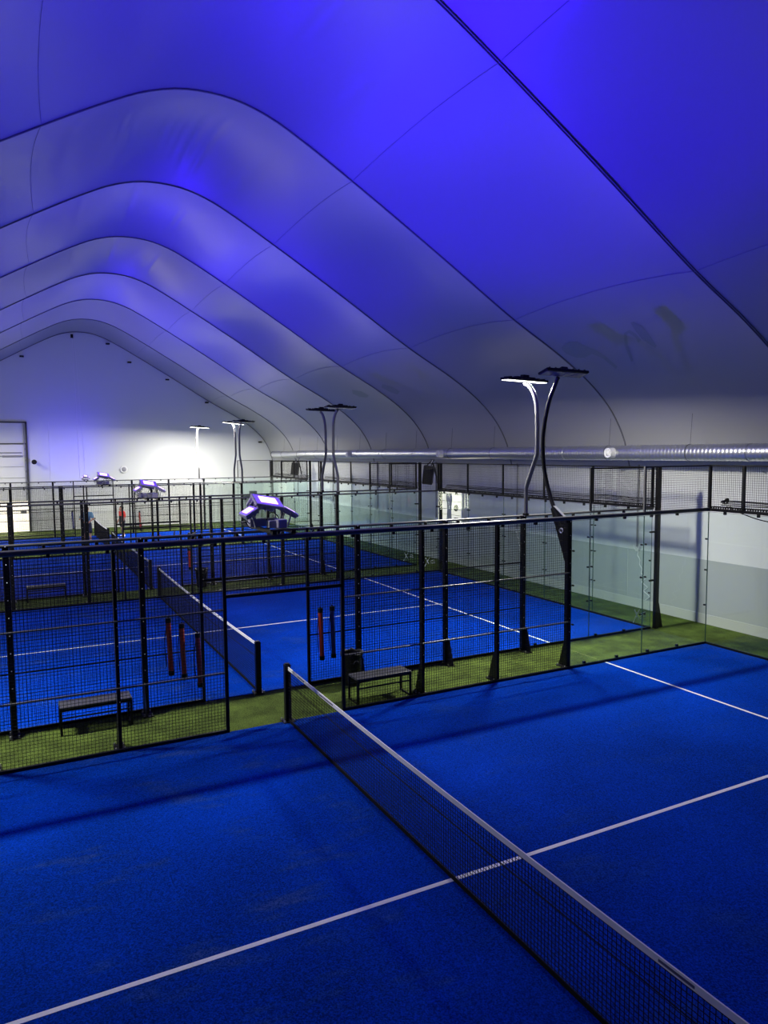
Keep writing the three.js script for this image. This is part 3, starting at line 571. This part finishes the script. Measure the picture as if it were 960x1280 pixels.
{
  const w = thing('window_1', 'warm sunlit window in the side wall by the blower unit', 'window', [11.585, 0, -13.2]); w.name = 'window_1'; w.userData.kind = 'structure';
  part(w, 'pane', b2(-0.015, 0, 1.62, 2.9, -0.95, 0.85), M.windowGlow, { label: 'sunlit warm pane' });
  part(w, 'window_frame', [b2(-0.05, 0.0, 2.88, 2.95, -1.0, 0.9), b2(-0.05, 0, 1.6, 2.95, 0.82, 0.9), b2(-0.05, 0, 1.6, 2.95, -1.0, -0.93), b2(-0.05, 0, 1.57, 1.63, -1.0, 0.9)], M.white);
  part(w, 'glazing_bar', [b2(-0.03, 0, 2.72, 2.745, -0.95, 0.85), b2(-0.03, 0, 2.43, 2.45, -0.95, 0.85), b2(-0.03, 0, 2.12, 2.14, -0.95, 0.85), b2(-0.03, 0, 1.9, 1.915, -0.95, 0.85)], M.grey);
  part(w, 'silhouette_strip', (() => { const s = new THREE.Shape(); s.moveTo(-0.22, 1.62); s.lineTo(0.16, 1.62); s.bezierCurveTo(0.12, 2.0, 0.1, 2.2, 0.17, 2.4); s.bezierCurveTo(0.26, 2.55, 0.2, 2.7, 0.08, 2.72); s.lineTo(-0.16, 2.72); s.bezierCurveTo(-0.3, 2.7, -0.26, 2.5, -0.2, 2.4); s.bezierCurveTo(-0.14, 2.2, -0.18, 1.9, -0.22, 1.62); return new THREE.ExtrudeGeometry(s, { depth: 0.02, bevelEnabled: false, curveSegments: 6 }).rotateY(-Math.PI / 2).translate(-0.02, 0, -0.05); })(), M.wallWhite);  // grey silhouette against the bright pane, built as a flat shape
  part(w, 'silhouette_disc', [new THREE.CylinderGeometry(0.13, 0.13, 0.04, 16).rotateZ(Math.PI / 2).translate(-0.04, 2.2, 0.42), b2(-0.05, 0, 1.7, 1.82, 0.3, 0.55)], M.darkGrey);  // dark round silhouette on the bright pane, built as a solid disc
  panelLight(w, V(-0.07, 2.2, 0), V(-1, 0, 0), V(0, 0, 1), 1.1, 1.6, DAYLIGHT_COLOR, DAYLIGHT * 0.35);
}

// ---------------------------------------------------------------- fittings on the gable wall
{
  const t = thing('wall_vent', 'round white vent on the gable wall', 'vent', [2.15, 3.5, FAR + 0.0]);
  part(t, 'rim', new THREE.TorusGeometry(0.17, 0.05, 8, 20).translate(0, 0, 0.05), M.white);
  part(t, 'bowl', new THREE.SphereGeometry(0.16, 16, 8).scale(1, 1, 0.4).translate(0, 0, 0.05), M.grey);
  const c = thing('wall_speaker', 'black horn speaker on a bracket beside the tall door frame', 'speaker', [-2.75, 4.0, FAR]);
  part(c, 'bracket', [bar(V(0, 0, 0), V(0, 0, 0.35), 0.04), box(0.1, 0.2, 0.02, 0, 0, 0.01)], M.black);
  part(c, 'horn', [rbox(0.14, 0.14, 0.2, 0.02, 0, 0.02, 0.42), new THREE.CylinderGeometry(0.14, 0.05, 0.2, 12).rotateX(Math.PI / 2).translate(0.0, 0.02, 0.58)], M.black);
  for (const [i, [x, y]] of [[-0.45, 11.3], [-3.12, 10.0], [2.7, 9.95], [1.5, 10.98], [4.9, 9.0], [7.3, 7.65], [10.75, 5.15]].entries()) {
    const s = thing('wall_sensor', i ? 'small black sensor box near the arched top of the gable' : 'black camera with white lens hanging from the peak of the gable', 'sensor', [x, y, FAR], 'small sensors under the gable arch');
    part(s, 'case', rbox(i ? 0.22 : 0.14, i ? 0.09 : 0.22, 0.14, 0.015, 0, 0, 0.07), M.black);
    part(s, 'lens', i ? box(0.12, 0.02, 0.01, 0, -0.02, 0.142) : new THREE.SphereGeometry(0.06, 10, 8).translate(0, -0.14, 0.08), i ? M.darkGrey : M.white);
  }
  const u = thing('heating_unit', 'grey machine standing by the foot of the gable wall', 'machine', [10.0, 0, FAR + 0.55]);
  part(u, 'cabinet', rbox(0.95, 1.55, 0.6, 0.02, 0, 0.775, 0), M.grey);
  part(u, 'top_unit', [rbox(0.42, 0.42, 0.4, 0.02, 0.05, 1.75, 0), rbox(1.15, 0.28, 0.5, 0.02, 0, 1.55, 0.02)], M.darkGrey);
  part(u, 'louvre', (() => { const o = []; for (let i = 0; i < 8; i++) o.push(box(0.7, 0.03, 0.02, 0, 0.4 + i * 0.1, 0.305)); return o; })(), M.darkGrey);
}

// ---------------------------------------------------------------- benches, bins, tubes, bag
function bench(x, z, label, L = 1.05) {
  const t = thing('bench', label, 'bench', [x, 0, z], 'black benches in the gaps between courts');
  const D = 0.36, H = 0.46;
  part(t, 'seat', rbox(L + 0.03, 0.035, D + 0.03, 0.01, 0, H - 0.0175, 0), M.bench);
  for (const sx of [-1, 1]) for (const sz of [-1, 1]) part(t, 'leg', b2(sx * L / 2 - 0.017, sx * L / 2 + 0.017, 0.002, H - 0.035, sz * D / 2 - 0.017, sz * D / 2 + 0.017), M.black);
  for (const sz of [-1, 1]) { part(t, 'stretcher', b2(-L / 2, L / 2, 0.27, 0.29, sz * D / 2 - 0.01, sz * D / 2 + 0.01), M.black); }
  for (const sx of [-1, 1]) part(t, 'foot_bar', b2(sx * L / 2 - 0.012, sx * L / 2 + 0.012, 0.002, 0.026, -D / 2, D / 2), M.black);
  part(t, 'seat_frame', [b2(-L / 2, L / 2, H - 0.07, H - 0.035, -D / 2 - 0.015, -D / 2 + 0.015), b2(-L / 2, L / 2, H - 0.07, H - 0.035, D / 2 - 0.015, D / 2 + 0.015)], M.black);
  return t;
}
bench(-2.82, -1.26, 'black metal bench behind the mesh of the dim court, beside red tubes');
bench(1.86, -0.32, 'black metal bench in front of the rubbish bin by the doorway');
bench(-3.1, -12.95, 'black metal bench between the bright and middle courts');
bench(2.55, -24.25, "black metal bench beside the backpack by the players' court");
bench(-2.45, -24.25, "black metal bench by the players' court, left of the net");
bench(2.0, -31.75, 'black metal bench behind the person in red, by the gable wall');
function bin(x, z, label) {
  const t = thing('rubbish_bin', label, 'bin', [x, 0, z], 'black rubbish bins');
  const prof = [[0, 0.002], [0.15, 0.002], [0.165, 0.03], [0.195, 0.56], [0.215, 0.575], [0.215, 0.62], [0.19, 0.635], [0.175, 0.6], [0.16, 0.1], [0, 0.09]].map((p) => new THREE.Vector2(...p));
  part(t, 'bucket', new THREE.LatheGeometry(prof, 20), M.black);
  const l = []; for (let i = 0; i <= 28; i++) { const a = i / 28 * Math.PI * 2, r = 0.205 + 0.02 * Math.sin(i * 2.3); l.push(V(Math.cos(a) * r, 0.625 + 0.014 * Math.sin(i * 1.7), Math.sin(a) * r)); }
  part(t, 'liner_rim', tube(l, 0.012, 60, 5), M.darkGrey);
  part(t, 'handle', new THREE.TorusGeometry(0.05, 0.01, 6, 12, Math.PI).translate(0.0, 0.45, 0.2), M.darkGrey);
}
bin(1.72, -1.22, 'black rubbish bin behind the bench next to the doorway');
bin(1.55, -12.75, 'black rubbish bin between the bright and middle courts');
function ballTube(x, y, z, len, mat, word, label) {
  const t = thing('ball_tube', label, 'tube', [x, y, z], 'ball tubes hung on the fences');
  part(t, 'tube', new THREE.CylinderGeometry(0.043, 0.043, len - 0.12, 14).rotateZ(0.03).translate(0, -len / 2, 0), mat, { label: word });
  part(t, 'cap', [new THREE.CylinderGeometry(0.05, 0.05, 0.08, 14).translate(-0.01, -0.04, 0), new THREE.TorusGeometry(0.02, 0.006, 6, 12).rotateY(Math.PI / 2).translate(-0.01, 0.01, 0)], M.black);
  part(t, 'end_ring', new THREE.CylinderGeometry(0.05, 0.05, 0.08, 14).translate(0.012, -len + 0.04, 0), M.black);
  part(t, 'strap', tube([V(-0.05, -0.15, 0.0), V(-0.085, -len * 0.45, 0.02), V(-0.06, -len + 0.15, 0)], 0.008, 20, 5), M.black);
}
ballTube(-1.58, 1.60, -1.51, 1.0, M.red, 'red tube', 'red ball tube hung highest on the bright court fence, furthest from the net');
ballTube(-1.36, 1.48, -1.51, 0.97, M.red, 'red tube', 'red ball tube hung in the middle of three on the bright court fence');
ballTube(-1.09, 1.28, -1.51, 0.97, M.redDark = std({ color: lin(0.16, 0.015, 0.05), roughness: 0.45 }), 'maroon tube', 'dark maroon ball tube hung at the doorway jamb of the bright court');
ballTube(1.22, 1.47, -1.51, 1.0, M.red, 'red tube', 'red ball tube hung beside a blue tube on the bright court fence');
ballTube(1.46, 1.48, -1.51, 1.0, M.blueTube, 'dark blue tube', 'dark blue ball tube hung beside a red tube on the bright court fence');
ballTube(1.25, 1.28, -13.11, 0.72, M.red, 'red tube', 'red ball tube hung on the middle court fence above the far bin');
ballTube(2.35, 1.25, -30.945, 1.1, M.red, 'red tube', "red ball tube hung on the players' court fence near the gable");
ballTube(-1.1, 1.42, -30.945, 1.0, M.blueTube, 'dark blue tube', "dark blue ball tube hung behind the player in blue shirt");
{
  const t = thing('backpack', "black backpack standing on the ground by the players' court fence", 'backpack', [3.7, 0.0, -24.05]);
  part(t, 'bag', [rbox(0.42, 0.62, 0.26, 0.10, 0, 0.315, 0), rbox(0.34, 0.3, 0.12, 0.05, 0, 0.24, 0.14)], M.black);
  part(t, 'handle', [new THREE.TorusGeometry(0.06, 0.012, 6, 12, Math.PI).translate(0, 0.62, 0)], M.darkGrey);
  part(t, 'shoulder_strap', [tube([V(-0.12, 0.55, -0.12), V(-0.15, 0.35, -0.2), V(-0.14, 0.1, -0.13)], 0.02, 16, 6), tube([V(0.12, 0.55, -0.12), V(0.15, 0.35, -0.2), V(0.14, 0.1, -0.13)], 0.02, 16, 6)], M.darkGrey);
  const b = thing('water_bottle', 'small dark bottle standing on the bench beside the backpack', 'bottle', [2.92, 0.46, -24.25]);
  part(b, 'body', new THREE.LatheGeometry([[0, 0], [0.035, 0], [0.037, 0.02], [0.037, 0.16], [0.018, 0.2], [0.016, 0.22], [0, 0.22]].map((p) => new THREE.Vector2(...p)), 14), M.darkGrey);
  part(b, 'cap', new THREE.CylinderGeometry(0.019, 0.019, 0.03, 10).translate(0, 0.235, 0), M.black);
  const s = thing('towel', 'small red towel lying on the bench beside the backpack', 'towel', [2.2, 0.46, -24.25]);
  part(s, 'fold', [rbox(0.2, 0.05, 0.16, 0.02, 0, 0.026, 0), rbox(0.13, 0.05, 0.12, 0.02, 0.02, 0.07, 0.01)], std({ color: lin(0.5, 0.05, 0.05), roughness: 0.9 }));
}

// ---------------------------------------------------------------- players
function blob(bones, k, res, lo, size) {       // smooth union of tapered capsules, meshed
  const mc = new MarchingCubes(res, new THREE.MeshBasicMaterial(), false, false, 120000);
  mc.isolation = 0; const f = mc.field, h = 2 / res;
  const cell = size / 2;
  for (let kz = 0; kz < res; kz++) for (let jy = 0; jy < res; jy++) for (let ix = 0; ix < res; ix++) {
    const x = lo[0] + (ix * h) * cell, y = lo[1] + (jy * h) * cell, z = lo[2] + (kz * h) * cell;
    let s = 0;
    for (const [a, b, ra, rb, sx = 1] of bones) {
      const bx = b[0] - a[0], by = b[1] - a[1], bz = b[2] - a[2], L2 = bx * bx + by * by + bz * bz || 1e-9;
      const t = Math.max(0, Math.min(1, ((x - a[0]) * bx + (y - a[1]) * by + (z - a[2]) * bz) / L2));
      const dx = (x - a[0] - t * bx) / sx, dy = y - a[1] - t * by, dz = z - a[2] - t * bz;
      const d = Math.sqrt(dx * dx + dy * dy + dz * dz) - (ra + (rb - ra) * t);
      if (d < 0.25) s += Math.exp(-d / k);
    }
    f[ix + jy * res + kz * res * res] = s > 0 ? k * Math.log(s) : -1;
  }
  mc.update();
  const n = mc.count, P = new Float32Array(n * 3), N = new Float32Array(n * 3);
  for (let i = 0; i < n; i++) for (let c = 0; c < 3; c++) { P[i * 3 + c] = lo[c] + (mc.positionArray[i * 3 + c] + 1) * cell; N[i * 3 + c] = mc.normalArray[i * 3 + c]; }
  const g = new THREE.BufferGeometry(); g.setAttribute('position', new THREE.BufferAttribute(P, 3)); g.setAttribute('normal', new THREE.BufferAttribute(N, 3));
  g.setAttribute('uv', new THREE.BufferAttribute(new Float32Array(n * 2), 2));
  g.computeVertexNormals(); return g;
}
const mirror = (p) => [-p[0], p[1], p[2]];
function player(name, pos, turn, label, J, colors) {
  const t = thing('person', label, 'person', pos); t.rotation.y = turn;
  const skin = std({ color: lin(0.45, 0.24, 0.16), roughness: 0.6 });
  const bones = [], hand = [];
  const B = (a, b, ra, rb, sx) => bones.push([a, b, ra, rb, sx]);
  B(J.pelvis, J.belly, 0.105, 0.10, 1.35); B(J.belly, J.chest, 0.10, 0.115, 1.4); B(J.chest, J.neck, 0.09, 0.055, 1.3); B(J.neck, J.head, 0.055, 0.05);
  B([J.head[0], J.head[1] + 0.02, J.head[2]], [J.head[0], J.head[1] + 0.12, J.head[2] - 0.015], 0.078, 0.092);
  B([J.head[0], J.head[1] + 0.0, J.head[2] + 0.05], [J.head[0], J.head[1] + 0.03, J.head[2] + 0.06], 0.045, 0.045);
  B([J.head[0], J.head[1] + 0.05, J.head[2] + 0.09], [J.head[0], J.head[1] + 0.08, J.head[2] + 0.085], 0.016, 0.010);
  for (const s of [-1, 1]) B([J.head[0] + s * 0.082, J.head[1] + 0.05, J.head[2]], [J.head[0] + s * 0.085, J.head[1] + 0.09, J.head[2] - 0.01], 0.016, 0.018);
  for (const [sh, el, wr, hd, hip, kn, an, toe] of [[J.shL, J.elL, J.wrL, J.hdL, J.hipL, J.knL, J.anL, J.toeL], [J.shR, J.elR, J.wrR, J.hdR, J.hipR, J.knR, J.anR, J.toeR]]) {
    B(J.neck, sh, 0.055, 0.062); B(sh, el, 0.056, 0.042); B(el, wr, 0.042, 0.028); B(wr, hd, 0.028, 0.034);
    B(hip, kn, 0.088, 0.055); B(kn, an, 0.054, 0.036); B(an, toe, 0.04, 0.032);
    // palm side and five fingers, slightly curled
    const dir = V(hd[0] - wr[0], hd[1] - wr[1], hd[2] - wr[2]).normalize(), across = V(0, 0, 1).cross(dir).length() > 0.3 ? V(0, 0, 1).cross(dir).normalize().cross(dir).normalize() : V(1, 0, 0), curl = dir.clone().cross(across);
    [0.075, 0.085, 0.08, 0.065].forEach((L, i) => { const r0 = V(...hd).addScaledVector(across, (i - 1.5) * 0.021), r1 = r0.clone().addScaledVector(dir, L * 0.6).addScaledVector(curl, 0.006), r2 = r1.clone().addScaledVector(dir, L * 0.4).addScaledVector(curl, 0.022); hand.push(rod(r0, r1, 0.0095, 0.009, 8), rod(r1, r2, 0.009, 0.0075, 8), new THREE.SphereGeometry(0.0092, 8, 6).translate(r1.x, r1.y, r1.z), new THREE.SphereGeometry(0.0076, 8, 6).translate(r2.x, r2.y, r2.z)); });
    const th0 = V(...wr).lerp(V(...hd), 0.4).addScaledVector(across, -0.03), th1 = th0.clone().addScaledVector(dir, 0.04).addScaledVector(across, -0.03), th2 = th1.clone().addScaledVector(dir, 0.03);
    hand.push(rod(th0, th1, 0.012, 0.0105, 8), rod(th1, th2, 0.0105, 0.009, 8), new THREE.SphereGeometry(0.0107, 8, 6).translate(th1.x, th1.y, th1.z));
  }
  const body = blob(bones, 0.018, 120, [-1.0, -0.05, -1.0], 2.0);
  part(t, 'body', [body, ...hand], skin);
  const grow = (list, by) => list.map(([a, b, ra, rb, sx]) => [a, b, ra + by, rb + by, sx]);
  const mid = (a, b, f) => a.map((v, i) => v + (b[i] - v) * f);
  const shirt = [[J.pelvis, J.belly, 0.11, 0.104, 1.4], [J.belly, J.chest, 0.104, 0.118, 1.42], [J.chest, mid(J.chest, J.neck, 0.75), 0.095, 0.065, 1.35], ...[[J.shL, J.elL], [J.shR, J.elR]].flatMap(([s, e]) => [[mid(J.neck, s, 0.3), s, 0.06, 0.064], [s, mid(s, e, 0.72), 0.064, 0.066]])];
  part(t, 'shirt', blob(grow(shirt, 0.010), 0.018, 90, [-1.0, -0.05, -1.0], 2.0), std({ color: colors.shirt, roughness: 0.85 }));
  const shorts = [[J.pelvis, mid(J.pelvis, J.belly, 0.35), 0.115, 0.108, 1.4], ...[[J.hipL, J.knL], [J.hipR, J.knR]].map(([h, kk]) => [h, mid(h, kk, colors.leg), 0.098, 0.088])];
  part(t, 'shorts', blob(grow(shorts, 0.016), 0.02, 90, [-1.0, -0.05, -1.0], 2.0), std({ color: colors.shorts, roughness: 0.85 }));
  if (colors.vest) part(t, 'black_lower_top', blob(grow([[mid(J.pelvis, J.belly, -0.2), J.belly, 0.115, 0.108, 1.42], [J.belly, mid(J.belly, J.chest, 0.45), 0.108, 0.118, 1.43]], 0.02), 0.018, 90, [-1.0, -0.05, -1.0], 2.0), std({ color: colors.vest, roughness: 0.85 }));
  const hh = J.head;
  part(t, 'hair', blob([[[hh[0], hh[1] + 0.13, hh[2] - 0.02], [hh[0], hh[1] + 0.09, hh[2] - 0.04], 0.094, 0.09], [[hh[0], hh[1] + 0.04, hh[2] - 0.05], [hh[0], hh[1] + 0.1, hh[2] - 0.04], 0.06, 0.08]], 0.012, 60, [hh[0] - 0.3, hh[1] - 0.2, hh[2] - 0.3], 0.6), std({ color: lin(0.015, 0.012, 0.01), roughness: 0.6 }));
  for (const s of [-1, 1]) part(t, 'eye', new THREE.SphereGeometry(0.011, 8, 6).translate(hh[0] + s * 0.032, hh[1] + 0.075, hh[2] + 0.078), M.white);
  part(t, 'mouth', box(0.045, 0.008, 0.01, hh[0], hh[1] + 0.012, hh[2] + 0.1), std({ color: lin(0.25, 0.06, 0.05), roughness: 0.6 }));
  for (const [an, toe] of [[J.anL, J.toeL], [J.anR, J.toeR]]) part(t, 'shoe', blob([[[an[0], 0.05, an[2] - 0.03], [toe[0], 0.042, toe[2] + 0.03], 0.048, 0.042], [[an[0], 0.09, an[2]], [an[0], 0.06, an[2]], 0.046, 0.05]], 0.012, 48, [Math.min(an[0], toe[0]) - 0.25, 0.0 - 0.02, Math.min(an[2], toe[2]) - 0.2], 0.6), M.white);
}
// blue shirt: back to the viewer, elbows out, hands held together behind the waist
player('blue', [-0.64, 0.006, -28.0], Math.PI - 0.25, 'person in a grey-blue T-shirt and navy shorts, hands behind the waist', {
  pelvis: [0, 0.94, 0], belly: [0, 1.1, 0], chest: [0, 1.32, 0.01], neck: [0, 1.5, 0], head: [0, 1.6, 0.03],
  shL: [0.20, 1.44, 0], elL: [0.31, 1.18, -0.10], wrL: [0.10, 1.02, -0.20], hdL: [0.03, 1.0, -0.21],
  shR: [-0.20, 1.44, 0], elR: [-0.31, 1.18, -0.10], wrR: [-0.10, 1.0, -0.21], hdR: [-0.03, 0.985, -0.225],
  hipL: [0.10, 0.9, 0], knL: [0.14, 0.49, 0.02], anL: [0.15, 0.09, 0], toeL: [0.18, 0.05, 0.15],
  hipR: [-0.10, 0.9, 0], knR: [-0.13, 0.49, 0.03], anR: [-0.14, 0.09, -0.02], toeR: [-0.17, 0.05, 0.13],
}, { shirt: lin(0.10, 0.22, 0.36), shorts: lin(0.012, 0.016, 0.05), leg: 0.85 });
// red top: standing side on, arms hanging
player('red', [1.22, 0.006, -29.5], -1.2, 'person in a bright red top over black clothes near the net', {
  pelvis: [0, 0.86, 0], belly: [0, 1.0, 0], chest: [0, 1.2, 0.0], neck: [0, 1.37, 0], head: [0, 1.46, 0.03],
  shL: [0.17, 1.31, 0], elL: [0.22, 1.06, -0.03], wrL: [0.21, 0.84, 0.08], hdL: [0.20, 0.77, 0.1],
  shR: [-0.17, 1.31, 0], elR: [-0.23, 1.06, -0.02], wrR: [-0.2, 0.86, 0.12], hdR: [-0.19, 0.8, 0.16],
  hipL: [0.09, 0.82, 0], knL: [0.10, 0.45, 0.06], anL: [0.11, 0.09, 0.02], toeL: [0.13, 0.05, 0.16],
  hipR: [-0.09, 0.82, 0], knR: [-0.11, 0.45, -0.06], anR: [-0.12, 0.09, -0.14], toeR: [-0.14, 0.05, 0.0],
}, { shirt: lin(0.75, 0.05, 0.03), shorts: lin(0.012, 0.012, 0.014), vest: lin(0.012, 0.012, 0.014), leg: 0.55 });

renderer.render(scene, camera);
